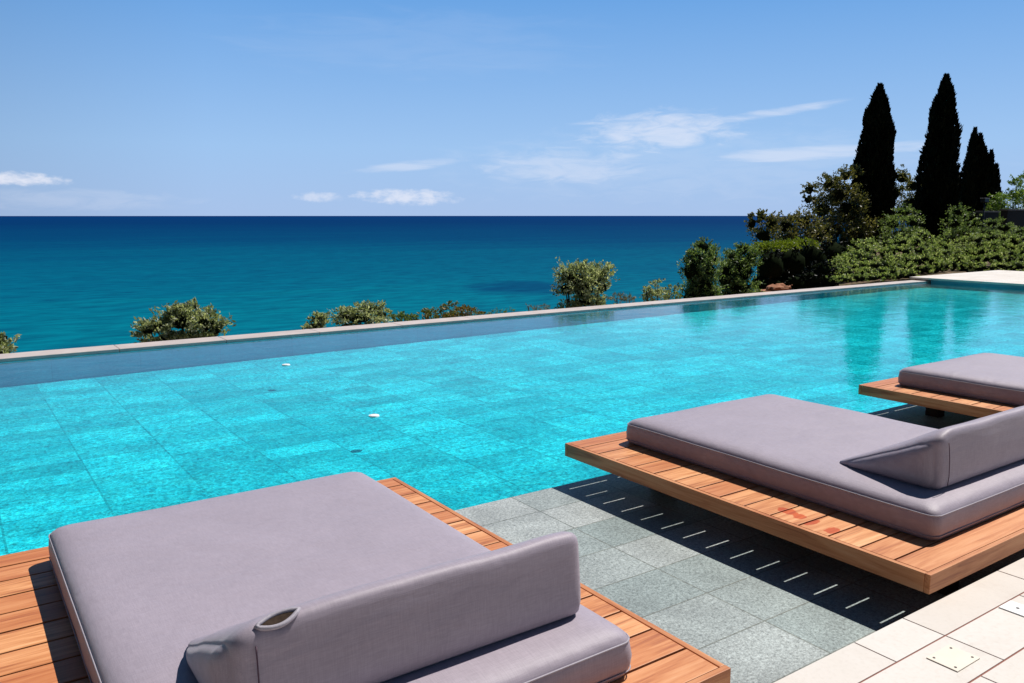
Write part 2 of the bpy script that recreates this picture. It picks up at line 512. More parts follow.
xs = [-40 + i * 1.6 for i in range(25)] + [i * 0.5 for i in range(0, 91)] + [46 + i * 2.5 for i in range(33)]
ys = [-20 + i * 2.0 for i in range(15)] + [10.3, 10.62, 10.9] + [11.3 + i * 0.55 for i in range(60)] + [45 + i * 2.5 for i in range(40)]
struct('hillside', grid_mesh(xs, ys, ground_z), MEARTH, True)


def floor_z(x):
    return -0.515 + 0.0095 * max(0.0, min(18.2, x + 1.0))


bm = bmesh.new()
xsf = [BX0 + i * (BX1 - BX0) / 40 for i in range(41)]
for i in range(40):
    a, b = xsf[i], xsf[i + 1]
    q = [bm.verts.new(v) for v in ((a, YS1, floor_z(a)), (b, YS1, floor_z(b)), (b, YF, floor_z(b)), (a, YF, floor_z(a)))]
    bm.faces.new(q)
bmesh.ops.remove_doubles(bm, verts=bm.verts, dist=1e-4)
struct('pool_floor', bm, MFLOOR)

bm = bmesh.new()
box(bm, BX0, BX1, YF, YF + 0.06, -1.2, ZW - 0.012)                 # far wall
box(bm, BX1 + 0.002, BX1 + 0.16, YS0 - 0.4, YF - 0.002, -1.2, ZD - 0.05)      # right end wall
box(bm, BX0 - 0.2, BX0 - 0.002, YS0, YF, -1.2, ZD)
struct('pool_wall', bm, MWALL)

bm = bmesh.new()
box(bm, BX0, BX1, YS0 + 0.03, YS1, -1.2, ZS)
struct('pool_shelf', bm, MSHELF)
bm = bmesh.new()
box(bm, BX0, BX1, YS0 - 0.05, YS0 + 0.028, -1.2, ZS - 0.012)
struct('edge_channel', bm, MDARKSTONE)

bm = bmesh.new()
q = [bm.verts.new(v) for v in ((BX0, YS1 + 0.001, ZW), (BX1, YS1 + 0.001, ZW), (BX1, YF + 0.05, ZW), (BX0, YF + 0.05, ZW))]
bm.faces.new(q)
struct('pool_water', bm, MWATER)

# infinity edge coping, in long slabs
bm = bmesh.new()
random.seed(3)
x = BX0
while x < 19.3:
    w = 1.2
    x1 = min(x + w, 19.35)
    box(bm, x, x1 - 0.004, YF + 0.062, 10.52, -1.3, ZC + random.uniform(-0.001, 0.001), 0.006)
    x = x1
struct('pool_coping', bm, MCOPING)


# travertine decks: individual slabs over a grout bed
def slabs(bm, rows, z, gap=0.0055, th=0.03):
    for (y0, y1, cuts) in rows:
        for a, b in zip(cuts[:-1], cuts[1:]):
            box(bm, a + gap / 2, b - gap / 2, y0 + gap / 2, y1 - gap / 2, z - th, z + random.uniform(-0.0006, 0.0006), 0.001)


def cuts_from(seed, x0, x1, fixed):
    r = random.Random(seed)
    c = [x0]
    while c[-1] < x1:
        c.append(c[-1] + r.choice((0.3, 0.42, 0.58, 0.58, 0.72)))
    c = [v for v in c if not any(f0 - 0.12 < v < f1 + 0.12 for (f0, f1) in [(min(fixed), max(fixed))])] if fixed else c
    return sorted(set([round(v, 3) for v in c + list(fixed)]))


bm = bmesh.new()
rows = [(1.291, 1.443, cuts_from(1, -6, 22, [1.80, 2.383, 2.675, 3.36, 3.98])),
        (1.102, 1.291, cuts_from(2, -6, 22, [1.62, 2.05, 2.675, 3.20, 3.80, 4.3])),
        (0.80, 1.102, cuts_from(3, -6, 22, [1.55, 2.13, 2.52, 3.05, 3.6, 4.2]))]
y = 0.80
k = 5
while y > -5:
    h = (0.19, 0.30, 0.42)[k % 3]
    rows.append((y - h, y, cuts_from(k, -6, 22, [])))
    y -= h
    k += 1
slabs(bm, rows, ZB)
struct('stone_deck', bm, MSTONE)
bm = bmesh.new()
box(bm, -6, 22, -5.2, 1.440, -1.25, ZB - 0.003)
struct('deck_base', bm, MGROUT)

bm = bmesh.new()
rows = []
y = 10.6
k = 30
while y > -2:
    h = (0.45, 0.6, 0.6)[k % 3]
    cc = [c for c in cuts_from(k, 18.81, 23.1, []) if c < 23.0] + [23.15]
    rows.append((y - h, y, cc))
    y -= h
    k += 1
slabs(bm, rows, ZD, th=0.045)
struct('far_deck', bm, MSTONE)
bm = bmesh.new()
box(bm, 19.015, 23.1, -2.2, 10.58, -1.25, ZD - 0.046)
struct('far_deck_base', bm, MGROUT)


# ------------------------------------------------------------------ day beds
PW, PL, PITCH = 1.818, 2.146, 0.1438           # platform size and board pitch


def build_platform(loc, boards):
    root = empty('daybed_platform', loc)       # local origin: near left corner of the platform, on the shelf
    zt = -loc[2]
    tr = 0.022
    bm = bmesh.new()
    y = 0.155 - PITCH + 0.006
    r = random.Random(int(loc[0] * 100))
    ys_ = [tr + 0.003]
    g = 0.155
    while g < PL - 0.05:
        ys_.append(g)
        g += PITCH
    for i, y0 in enumerate(ys_):
        y1 = ys_[i + 1] if i + 1 < len(ys_) else PL - tr - 0.003 + 0.0095
        box(bm, tr + 0.004, PW - tr - 0.004, y0 + (0.0045 if i else 0), y1 - 0.0045, zt - 0.024, zt - 0.001 + r.uniform(-0.0007, 0.0007), 0.0015)
    link('slatted_top', bm, boards, root)
    for y0 in (0, PL - tr):
        bm = bmesh.new()
        box(bm, 0, PW, y0, y0 + tr, zt - 0.075, zt, 0.002)
        link('end_board', bm, MFRAME, root)
    for x0 in (0, PW - tr):
        bm = bmesh.new()
        box(bm, x0, x0 + tr, tr + 0.001, PL - tr - 0.001, zt - 0.075, zt - 0.0005, 0.002)
        link('side_board', bm, MFRAMEY, root)
    for xx in (0.36, PW / 2, PW - 0.36):
        bm = bmesh.new()
        box(bm, xx - 0.025, xx + 0.025, tr + 0.002, PL - tr - 0.002, zt - 0.073, zt - 0.025)
        link('joist', bm, MJOIST, root)
    for xx in (0.40, PW - 0.40):
        for yy in (0.16, PL - 0.40):
            bm = bmesh.new()
            box(bm, xx - 0.05, xx + 0.05, yy - 0.05, yy + 0.05, 0.0, zt - 0.0735, 0.004)
            link('leg', bm, MJOIST, root)
    return root


def rrect(w, h, r, n=6):
    """rounded rectangle outline round the origin, counter clockwise"""
    r = max(r, 0.002)
    pts = []
    for (sx, sy, a0) in ((1, 1, 0), (-1, 1, 90), (-1, -1, 180), (1, -1, 270)):
        cx, cy = sx * (w / 2 - r), sy * (h / 2 - r)
        for k in range(n + 1):
            a = RAD(a0 + 90 * k / n)
            pts.append((cx + r * math.cos(a), cy + r * math.sin(a)))
    # add points along the straight runs so that the cloth can be uneven
    res = []
    for i, p in enumerate(pts):
        q = pts[(i + 1) % len(pts)]
        d = math.hypot(q[0] - p[0], q[1] - p[1])
        m = max(1, int(d / 0.06))
        for k in range(m):
            res.append((p[0] + (q[0] - p[0]) * k / m, p[1] + (q[1] - p[1]) * k / m))
    return res


def build_mattress(w, l, loc, seed):
    root = empty('mattress', loc)              # origin: centre of the underside
    R0 = 0.045
    base = rrect(w, l, R0)
    levels = [(0.012, 0.000), (0.003, 0.012), (-0.002, 0.035), (-0.003, 0.06), (0.0, 0.090), (0.003, 0.106), (0.009, 0.117), (0.02, 0.127), (0.038, 0.1355),
              (0.07, 0.142), (0.12, 0.146), (0.19, 0.1475), (0.27, 0.148), (0.36, 0.148), (0.45, 0.148)]
    bm = bmesh.new()
    rings = []
    for (ins, z) in levels:
        k = (w / 2 - ins) / (w / 2)
        k2 = (l / 2 - ins) / (l / 2)
        rg = []
        for (x, y) in base:
            px, py = x * k, y * k2
            nz = noise.noise(Vector((px * 2.3 + seed, py * 2.3, z * 8))) * (0.0035 if z > 0.01 else 0.0) * (1 - sstep(0.10, 0.29, ins))
            nx = noise.noise(Vector((px * 5 + seed, py * 5 + 9, z * 16))) * 0.003 * (1 if 0.01 < z < 0.1 else 0)
            L = math.hypot(px, py) or 1
            rg.append(bm.verts.new((px + px / L * nx, py + py / L * nx, z + nz)))
        rings.append(rg)
    n = len(base)
    for a, b in zip(rings[:-1], rings[1:]):
        for i in range(n):
            bm.faces.new((a[i], a[(i + 1) % n], b[(i + 1) % n], b[i]))
    bm.faces.new(rings[0][::-1])
    bm.faces.new(rings[-1])
    link('cover', bm, MFAB, root, True)
    bm = bmesh.new()
    po = rrect(w - 0.005, l - 0.005, R0)
    tube(bm, [(x, y, 0.107 + noise.noise(Vector((x * 2.3 + seed, y * 2.3, 0.8))) * 0.0035) for (x, y) in po], 0.0027, 6, True)
    link('piping', bm, MPIPE, root, True)
    # side zip line low on the cover
    bm = bmesh.new()
    po = rrect(w + 0.003, l + 0.003, R0)
    tube(bm, [(x, y, 0.022) for (x, y) in po], 0.0022, 5, True)
    link('lower_seam', bm, MPIPE, root, True)
    return root


PROFILE = None


def wedge_profile():
    # (y towards the water, z): closed, counter clockwise seen from +x; back bottom at y = 0
    keys = [(0.475, 0.003), (0.483, 0.008), (0.472, 0.018), (0.43, 0.040), (0.36, 0.078), (0.28, 0.122), (0.20, 0.167), (0.13, 0.207), (0.085, 0.232), (0.058, 0.245),
            (0.040, 0.2515), (0.026, 0.2535), (0.014, 0.250), (0.006, 0.240), (0.002, 0.224), (-0.002, 0.18), (-0.006, 0.135), (-0.010, 0.09), (-0.012, 0.045), (-0.006, 0.016), (0.010, 0.003)]
    return keys


def build_wedge(w, loc, seed, opening=False):
    root = empty('wedge_cushion', loc)         # origin: left end, back bottom corner
    prof = wedge_profile()
    cyy, czz = 0.16, 0.10
    e_ = [0.0, 0.0008, 0.003, 0.007, 0.012, 0.018, 0.025, 0.036, 0.05, 0.07, 0.09, 0.11]
    xs_ = e_ + [0.12, 0.13, 0.14, 0.15] + [0.11 + (w - 0.22) * i / 16 for i in range(1, 16)] + [w - v for v in e_[::-1]]
    bm = bmesh.new()
    rings = []
    for x in xs_:
        d = min(x, w - x)
        k = 1.0 - 0.17 * (1 - math.sqrt(max(0.0, 1 - max(0.0, 1 - d / 0.036) ** 2)))
        drop = (0.13 if x < w / 2 else 0.02) * max(0.0, 1 - d / 0.11) ** 1.8
        bulge = 0.007 * math.sin(math.pi * x / w)
        rg = []
        for (y, z) in prof:
            yy = cyy + (y - cyy) * k
            zz = czz + (z - czz) * k
            zz -= drop * max(0.0, zz)
            zz = max(zz, 0.003) if z > 0.004 else 0.003
            if y < 0.03 and z > 0.05:
                yy -= bulge
            nn = noise.noise(Vector((x * 4 + seed, y * 5, z * 6))) * 0.006
            if z > 0.02:
                zz += nn
                yy += nn * 0.6
            # puckers near the ends of the cushion
            if z > 0.03 and d < 0.12 and y > 0.03:
                zz += 0.0016 * math.sin(y * 95 + seed) * (1 - d / 0.12)
            if opening and z > 0.21:
                zz -= 0.020 * math.exp(-((x - 0.108) / 0.030) ** 2 - ((y - 0.016) / 0.022) ** 2)
            rg.append(bm.verts.new((x, yy, zz)))
        rings.append(rg)
    n = len(prof)
    for a, b in zip(rings[:-1], rings[1:]):
        for i in range(n):
            bm.faces.new((a[i], b[i], b[(i + 1) % n], a[(i + 1) % n]))
    for rg, sgn in ((rings[0], -1), (rings[-1], 1)):
        prev = rg
        mid = Vector((rg[0].co.x, 0.14, 0.085))
        for (kk, px_) in ((0.93, 0.010), (0.82, 0.019), (0.66, 0.026), (0.45, 0.030), (0.22, 0.031)):
            ring = [bm.verts.new(mid + (v.co - Vector((v.co.x, mid.y, mid.z)) - Vector((mid.x - v.co.x, 0, 0)) * 0) * 0 + Vector((sgn * px_, (v.co.y - mid.y) * kk, (v.co.z - mid.z) * kk))) for v in rg]
            for i in range(n):
                bm.faces.new((prev[i], prev[(i + 1) % n], ring[(i + 1) % n], ring[i]))
            prev = ring
        bm.faces.new(prev)
    bmesh.ops.recalc_face_normals(bm, faces=bm.faces)
    link('cover', bm, MFAB, root, True)
    # seam down the back near the left end and along the end's edge
    bm = bmesh.new()
    tube(bm, [(0.05, y - 0.004, z) for (y, z) in ((-0.010, 0.02), (-0.0135, 0.06), (-0.012, 0.10), (-0.010, 0.14), (-0.006, 0.18), (-0.002, 0.205))], 0.0018, 5)
    link('seam', bm, MSEAM, root, True)
    if opening:
        # an open end of the zip: its inside is a dark coloured lens with turned up lips, on the rounded top edge
        bm = bmesh.new()
        cx, cy, cz = 0.108, 0.014, 0.2455
        top = []
        bot = []
        m = 12
        for i in range(m + 1):
            s = i / m
            x = cx - 0.050 + 0.100 * s
            wd = 0.017 * math.sin(math.pi * s) ** 0.8
            lift = -0.012 * (1 - s) ** 2 + 0.002 * s
            top.append((x, cy + wd * 0.9, cz + 0.007 + lift))
            bot.append((x, cy - wd * 1.1, cz - wd * 0.75 + 0.007 + lift))
        for i in range(m):
            q = [bm.verts.new(p) for p in (bot[i], bot[i + 1], top[i + 1], top[i])]
            bm.faces.new(q)
        bmesh.ops.remove_doubles(bm, verts=bm.verts, dist=1e-5)
        link('zip_opening', bm, MINSIDE, root, True)
        bm = bmesh.new()
        tube(bm, top + bot[-2:0:-1], 0.0058, 8, True)
        link('zip_lip', bm, MPIPE, root, True)
    return root


NEAR_Y = 1.456
bed_x = [-0.031, 2.874, 5.783]
stains = []
for (px, py, rx, ry) in ((788, 511, 0.035, 0.05), (799, 516, 0.03, 0.03), (812, 522, 0.05, 0.02), (832, 530, 0.04, 0.028)):
    d = ray(px, py)
    k = -EYE / d[2]
    stains.append((d[0] * k - bed_x[1], d[1] * k - NEAR_Y, rx, ry))
MTEAK2 = m_wood('teak_boards_wet', stains)
P = [build_platform((bed_x[0], NEAR_Y, ZS), MTEAK), build_platform((bed_x[1], NEAR_Y, ZS), MTEAK2), build_platform((bed_x[2], NEAR_Y, ZS), MTEAK)]
for o, lb in zip(P, ('low teak daybed platform in the left foreground, slats bare beside its grey mattress',
                     'low teak daybed platform marked by wet footprints, over striped shade on grey tiles',
                     'farthest low teak daybed platform, at the right edge beyond the other two')):
    tag(o, lb, 'daybed', 'teak daybed platforms along the pool')
mx = [(0.245, 1.535), (3.175, 4.48), (6.015, 7.36)]
my = [(1.588, 3.452), (1.603, 3.435), (1.60, 3.435)]
MT = []
for i in range(3):
    w = mx[i][1] - mx[i][0]
    l = my[i][1] - my[i][0]
    MT.append(build_mattress(w, l, (sum(mx[i]) / 2, sum(my[i]) / 2, 0.0), i * 17.3))
for o, lb in zip(MT, ('large mauve grey mattress in the left foreground, nearest to the viewer',
                      'mauve grey mattress on the platform with wet footprints, middle of the three',
                      'mauve grey mattress cut off by the right edge, farthest of the three')):
    tag(o, lb, 'mattress', 'mattresses on the daybed platforms')
w1 = build_wedge(1.0, (0.455, 1.735, 0.144), 2.0, True)
tag(w1, 'mauve wedge backrest cushion with a gaping zip at its left corner', 'cushion', 'wedge backrest cushions')
w2 = build_wedge(0.985, (3.385, 1.715, 0.144), 5.0)
tag(w2, 'mauve wedge backrest cushion with dark shaded left end, at the right edge', 'cushion', 'wedge backrest cushions')

# ------------------------------------------------------------------ small fittings
bm = bmesh.new()
root = empty('cover_plate', (2.55, 1.20, ZB))
box(bm, -0.070, 0.070, -0.050, 0.050, 0.0012, 0.004, 0.001)
link('plate', bm, MPLATE, root)
for (sx, sy) in ((-0.052, -0.034), (0.052, -0.034), (0.052, 0.034), (-0.052, 0.034)):
    bm = bmesh.new()
    bmesh.ops.create_cone(bm, cap_ends=True, segments=12, radius1=0.0045, radius2=0.004, depth=0.0014, matrix=Matrix.Translation((sx, sy, 0.0046)))
    link('screw', bm, MSCREW, root)
tag(root, 'cream rectangular cover plate with four dark screws in the stone deck', 'cover plate')
root = empty('floor_cap', (3.075, 1.24, ZB))
bm = bmesh.new()
box(bm, -0.045, 0.045, -0.045, 0.045, 0.0012, 0.0045, 0.001)
link('plate', bm, MWHITE, root)
bm = bmesh.new()
bmesh.ops.create_cone(bm, cap_ends=True, segments=12, radius1=0.006, radius2=0.005, depth=0.0014, matrix=Matrix.Translation((0, 0, 0.0052)))
link('screw', bm, MSCREW, root)
tag(root, 'small white cap with a single dark hole in the stone deck', 'floor cap')
for (px, py, lb) in ((374, 416, 'small white round float on the pool water, nearer and larger looking of two'), (286, 365, 'small white round float on the pool water close to the far wall')):
    d = ray(px, py)
    k = (ZW - EYE) / d[2]
    root = empty('pool_float', (d[0] * k, d[1] * k, ZW))
    bm = bmesh.new()
    bmesh.ops.create_cone(bm, cap_ends=True, segments=28, radius1=0.044, radius2=0.040, depth=0.012, matrix=Matrix.Translation((0, 0, 0.001)))
    link('base_ring', bm, MWHITE, root)
    bm = bmesh.new()
    bmesh.ops.create_uvsphere(bm, u_segments=24, v_segments=12, radius=0.034, matrix=Matrix.Translation((0, 0, 0.0072)) @ Matrix.Diagonal((1, 1, 0.12, 1)))
    link('cap', bm, MWHITE, root, True)
    tag(root, lb, 'pool float', 'white floats in the pool')

# ------------------------------------------------------------------ vegetation
rng = np.random.default_rng(11)


def leaf_mesh(name, C, D, L, Wd, m, parent, core=None, corem=None):
    """one quad (a pointed leaf) per centre C along direction D"""
    n = len(C)
    D = D / np.linalg.norm(D, axis=1, keepdims=True)
    r = rng.normal(size=(n, 3))
    Sd = np.cross(D, r)
    Sd /= np.linalg.norm(Sd, axis=1, keepdims=True) + 1e-9
    L = np.asarray(L).reshape(-1, 1)
    Wd = np.asarray(Wd).reshape(-1, 1)
    v = np.empty((n, 4, 3))
    v[:, 0] = C - D * L * 0.5
    v[:, 1] = C + Sd * Wd * 0.5 + D * L * 0.05
    v[:, 2] = C + D * L * 0.5
    v[:, 3] = C - Sd * Wd * 0.5 + D * L * 0.05
    V = v.reshape(-1, 3)
    loops = np.arange(n * 4, dtype=np.int32)
    starts = np.arange(0, n * 4, 4, dtype=np.int32)
    totals = np.full(n, 4, dtype=np.int32)
    midx = np.zeros(n, dtype=np.int32)
    if core is not None:
        core.verts.index_update()
        cv = np.array([tuple(x.co) for x in core.verts])
        fl = [[x.index for x in f.verts] for f in core.faces]
        ct = np.array([len(f) for f in fl], dtype=np.int32)
        cl = np.array([x for f in fl for x in f], dtype=np.int32) + len(V)
        cs = np.concatenate([[0], np.cumsum(ct)[:-1]]).astype(np.int32) + len(loops)
        V = np.concatenate([V, cv])
        loops = np.concatenate([loops, cl]).astype(np.int32)
        starts = np.concatenate([starts, cs]).astype(np.int32)
        totals = np.concatenate([totals, ct]).astype(np.int32)
        midx = np.concatenate([midx, np.ones(len(fl), dtype=np.int32)]).astype(np.int32)
        core.free()
    me = bpy.data.meshes.new(name)
    me.vertices.add(len(V))
    me.vertices.foreach_set('co', V.reshape(-1).astype(np.float32))
    me.loops.add(len(loops))
    me.loops.foreach_set('vertex_index', loops)
    me.polygons.add(len(starts))
    me.polygons.foreach_set('loop_start', starts)
    me.polygons.foreach_set('loop_total', totals)
    me.polygons.foreach_set('material_index', midx)
    me.update(calc_edges=True)
    me.validate()
    me.materials.append(m)
    me.materials.append(corem or m)
    o = bpy.data.objects.new(name, me)
    COL.objects.link(o)
    o.parent = parent
    return o


def sphere_dirs(n):
    d = rng.normal(size=(n, 3))
    return d / np.linalg.norm(d, axis=1, keepdims=True)


def crown_points(blobs, n, sprigs=0.5):
    """points through the shells of blobs, gathered in sprigs so the outline is uneven"""
    vol = np.array([b[3] * b[4] + b[3] * b[5] for b in blobs])
    cnt = np.maximum(8, (vol / vol.sum() * n)).astype(int)
    Cs, Ds = [], []
    for b, k in zip(blobs, cnt):
        c = np.array(b[:3])
        rad = np.array(b[3:6])
        ns = max(4, k // 14)
        sd_ = sphere_dirs(ns)
        sd_[:, 2] = np.where(sd_[:, 2] < -0.5, -sd_[:, 2], sd_[:, 2])
        lump = np.array([noise.noise(Vector(d * 2.2 + c)) for d in sd_])
        sr = (0.80 + 0.46 * rng.random(ns) ** 2.6 * np.sign(rng.random(ns) - 0.30)) * (1 + 0.22 * lump)
        spos = sd_ * sr[:, None]
        idx = rng.integers(0, ns, k)
        off = rng.normal(size=(k, 3)) * 0.085
        p = spos[idx] * (1 - 0.30 * rng.random((k, 1)) ** 1.5) + off
        Cs.append(c + p * rad)
        d = sd_[idx] * 0.9 + rng.normal(size=(k, 3)) * 0.65 + np.array([0, 0, 0.35])
        Ds.append(d)
    return np.concatenate(Cs), np.concatenate(Ds)


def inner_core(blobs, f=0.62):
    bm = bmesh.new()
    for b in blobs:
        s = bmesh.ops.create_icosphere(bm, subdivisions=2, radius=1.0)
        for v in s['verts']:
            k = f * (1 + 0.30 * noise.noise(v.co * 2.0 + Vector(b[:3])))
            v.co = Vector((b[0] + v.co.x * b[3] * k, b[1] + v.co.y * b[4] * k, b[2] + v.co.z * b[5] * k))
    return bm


def make_plant(name, Y, blobs_px, n, leaf, lmat, label, cat, group=None, depthf=0.9, stems=5, trunk_h=None, core=True, lw=0.42, corem=None, core_f=0.4, skirt=True):
    """blobs_px: (px, py, rx px, ry px[, dy]) at the depth y = Y; a base where the first blob stands on the ground"""
    bl = []
    if skirt:
        lo = min(b[0] - b[2] for b in blobs_px)
        hi = max(b[0] + b[2] for b in blobs_px)
        bot = max(b[1] + b[3] * 0.5 for b in blobs_px)
        blobs_px = list(blobs_px) + [((lo + hi) / 2 + f * (hi - lo), bot + 5, (hi - lo) * 0.24, 13) for f in (-0.22, 0.0, 0.22)]
    for b in blobs_px:
        dy = b[4] if len(b) > 4 else 0.0
        p = at(b[0], b[1], Y + dy)
        dist = math.sqrt(p[0] ** 2 + p[1] ** 2) * 0.985
        # a sideways pixel at this depth
        q = at(b[0], b[1], Y + dy)
        fwd = np.dot(q - np.array([0, 0, EYE]), -CAMR[:, 2])
        s = fwd / FPX
        bl.append((p[0], p[1], p[2], b[2] * s, b[2] * s * depthf, b[3] * s))
    x0 = np.mean([b[0] for b in bl])
    y0 = np.mean([b[1] for b in bl])
    z0 = ground_z(x0, y0)
    root = empty(name, (x0, y0, z0))
    o3 = np.array([x0, y0, z0, 0, 0, 0])
    bl = [tuple(np.array(b) - o3) for b in bl]
    C, D = crown_points(bl, n)
    keep = C[:, 2] > -0.05
    C, D = C[keep], D[keep]
    L = leaf * (0.6 + 0.8 * rng.random(len(C)))
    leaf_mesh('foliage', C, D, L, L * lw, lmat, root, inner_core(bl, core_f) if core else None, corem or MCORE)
    bm = bmesh.new()
    for i, b in enumerate(bl[:max(1, stems)]):
        j = Vector((random.uniform(-0.08, 0.08), random.uniform(-0.08, 0.08), -0.15))
        top = Vector(b[:3])
        midp = j.lerp(top, 0.5) + Vector((random.uniform(-.1, .1), random.uniform(-.1, .1), 0.05))
        r0 = 0.02 + 0.035 * b[5]
        tube(bm, [j, midp, top], [r0, r0 * 0.75, r0 * 0.4], 7)
    link('stem' if trunk_h is None else 'trunk', bm, MBARK, root, True)
    tag(root, label, cat, group)
    return root


OLIVE = m_leaf('silver_leaf', [(0.055, 0.082, 0.034), (0.20, 0.235, 0.12), (0.42, 0.45, 0.29), (0.74, 0.75, 0.60)], 0.45, 0.4)
SHRUB = m_leaf('shrub_leaf', [(0.030, 0.055, 0.016), (0.095, 0.155, 0.043), (0.22, 0.30, 0.11), (0.46, 0.52, 0.32)], 0.38)
DARKL = m_leaf('dark_tree_leaf', [(0.022, 0.030, 0.010), (0.070, 0.078, 0.024), (0.18, 0.165, 0.058), (0.34, 0.29, 0.14)], 0.35)
UNDER = m_leaf('painted_shade_leaf', [(0.005, 0.008, 0.004), (0.010, 0.014, 0.006), (0.020, 0.027, 0.010)], 0.0, 0.1)  # deep shade put into the leaf colour, near black
LIME = m_leaf('lime_leaf', [(0.06, 0.095, 0.008), (0.15, 0.20, 0.018), (0.24, 0.29, 0.035)], 0.4)
BRIGHT = m_leaf('bright_leaf', [(0.04, 0.08, 0.014), (0.10, 0.18, 0.035), (0.21, 0.30, 0.07), (0.30, 0.38, 0.12)], 0.35)
BANK = m_leaf('bank_leaf', [(0.035, 0.060, 0.016), (0.15, 0.22, 0.058), (0.36, 0.43, 0.17), (0.72, 0.74, 0.52)], 0.42)
CYP = m_leaf('cypress_leaf', [(0.003, 0.0045, 0.0028), (0.007, 0.010, 0.005), (0.022, 0.023, 0.010)], 0.0, 0.06, 0.8)
RED = m_leaf('red_leaf', [(0.06, 0.09, 0.015), (0.15, 0.17, 0.03), (0.20, 0.19, 0.04), (0.45, 0.06, 0.03)], 0.25)
DRY = m_leaf('dry_leaf', [(0.10, 0.10, 0.04), (0.22, 0.19, 0.09), (0.32, 0.27, 0.14)], 0.2)
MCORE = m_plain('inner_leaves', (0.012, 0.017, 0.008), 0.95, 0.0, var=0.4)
random.seed(5)

make_plant('shrub', 12.2, [(-8, 352, 20, 20), (2, 348, 11, 16), (5, 338, 6, 8)], 1500, 0.07, OLIVE, 'silver green shrub tip behind the coping at the left edge', 'shrub')
make_plant('shrub', 12.4, [(156, 327, 20, 11), (148, 331, 14, 7), (182, 322, 24, 18), (206, 324, 22, 17), (215, 330, 14, 12), (185, 312, 17, 10), (193, 307, 10, 7), (178, 318, 14, 12)], 6500, 0.062, OLIVE,
           'wide silver leaved shrub behind the coping, alone on the left', 'shrub')
make_plant('shrub', 12.6, [(318, 319, 12, 8), (316, 326, 14, 10)], 1300, 0.055, OLIVE, 'small silvery shrub at the left end of a low row behind the coping', 'shrub')
make_plant('shrub', 12.6, [(345, 315, 14, 10), (366, 309, 18, 9), (376, 310, 12, 9), (360, 318, 32, 11), (382, 315, 12, 9)], 3800, 0.05, OLIVE, 'low rounded grey green shrub left of the plant with red flowers', 'shrub')
make_plant('shrub', 12.5, [(402, 318, 13, 6), (413, 319, 9, 5)], 1200, 0.045, SHRUB, 'tiny green plant squeezed beside the red flowered plant', 'shrub', core=False)
make_plant('flowering_plant', 12.4, [(430, 314, 13, 6), (450, 309, 15, 8), (466, 312, 14, 7), (482, 315, 10, 4)], 3400, 0.045, RED, 'low plant with red flowers and yellow green leaves behind the coping', 'flowering plant', core=False)
make_plant('shrub', 12.8, [(567, 276, 16, 15), (583, 269, 14, 11), (601, 274, 15, 13), (566, 289, 15, 13), (584, 290, 26, 17), (602, 288, 13, 13), (576, 280, 20, 17), (594, 280, 20, 16), (584, 302, 26, 9)], 8500, 0.058, OLIVE,
           'dense round silver shrub standing alone at mid coping against the sea', 'shrub')
make_plant('grass_tuft', 12.4, [(617, 298, 10, 5), (630, 299, 8, 4)], 900, 0.07, DRY, 'dry grass tuft at the right foot of the round silver shrub', 'grass tuft', core=False, lw=0.12)
make_plant('grass_tuft', 12.3, [(497, 313, 9, 4), (512, 312, 7, 3)], 380, 0.06, LIME, 'thin green tuft just right of the red flowered plant', 'grass tuft', core=False, lw=0.13)
make_plant('grass_tuft', 12.3, [(536, 308, 8, 4), (528, 306, 3, 8), (548, 308, 6, 3)], 380, 0.07, DRY, 'thin dry tuft with upright stalks left of the round silver shrub', 'grass tuft', core=False, lw=0.10)
make_plant('shrub', 12.7, [(646, 291, 9, 7), (658, 285, 10, 6), (670, 290, 11, 6), (658, 295, 20, 7)], 2300, 0.052, OLIVE, 'low pale shrub between the round silver shrub and the tall dark one', 'shrub', core=False)
make_plant('grass_tuft', 12.3, [(676, 297, 8, 6)], 500, 0.06, LIME, 'yellow green tuft at the foot of the tall shrubs by the coping', 'grass tuft', core=False, lw=0.15)
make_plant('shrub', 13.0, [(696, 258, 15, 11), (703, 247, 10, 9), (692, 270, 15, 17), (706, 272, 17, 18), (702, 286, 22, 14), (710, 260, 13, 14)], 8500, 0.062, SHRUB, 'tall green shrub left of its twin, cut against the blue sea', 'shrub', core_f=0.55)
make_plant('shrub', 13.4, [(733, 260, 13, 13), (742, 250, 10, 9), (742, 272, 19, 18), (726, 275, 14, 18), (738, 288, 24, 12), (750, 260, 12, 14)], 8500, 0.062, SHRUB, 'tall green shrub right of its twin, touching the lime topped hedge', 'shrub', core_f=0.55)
# hedge, and undergrowth with the deep shade painted into its leaves
make_plant('hedge', 17.0, [(766, 249, 15, 7), (780, 247, 15, 7), (794, 246, 15, 6), (806, 244, 10, 6)], 5600, 0.07, LIME, 'hedge with a flat lime green top and deep shade beneath', 'hedge', stems=3, depthf=1.6, skirt=False)
make_plant('shrub', 14.4, [(770, 268, 18, 17), (790, 266, 20, 18), (812, 264, 22, 22), (834, 262, 22, 24), (800, 280, 44, 12), (765, 284, 20, 10), (836, 278, 24, 12)], 5200, 0.11, UNDER, 'near black undergrowth with painted-in shade beneath the lime topped hedge', 'shrub', core_f=0.8)
make_plant('shrub', 12.0, [(810, 278, 18, 8), (828, 276, 15, 10), (795, 281, 10, 6), (820, 270, 16, 10)], 2600, 0.075, UNDER, 'dark shrub with painted-in shade, low at the left end of the pale green bank', 'shrub', core_f=0.7)
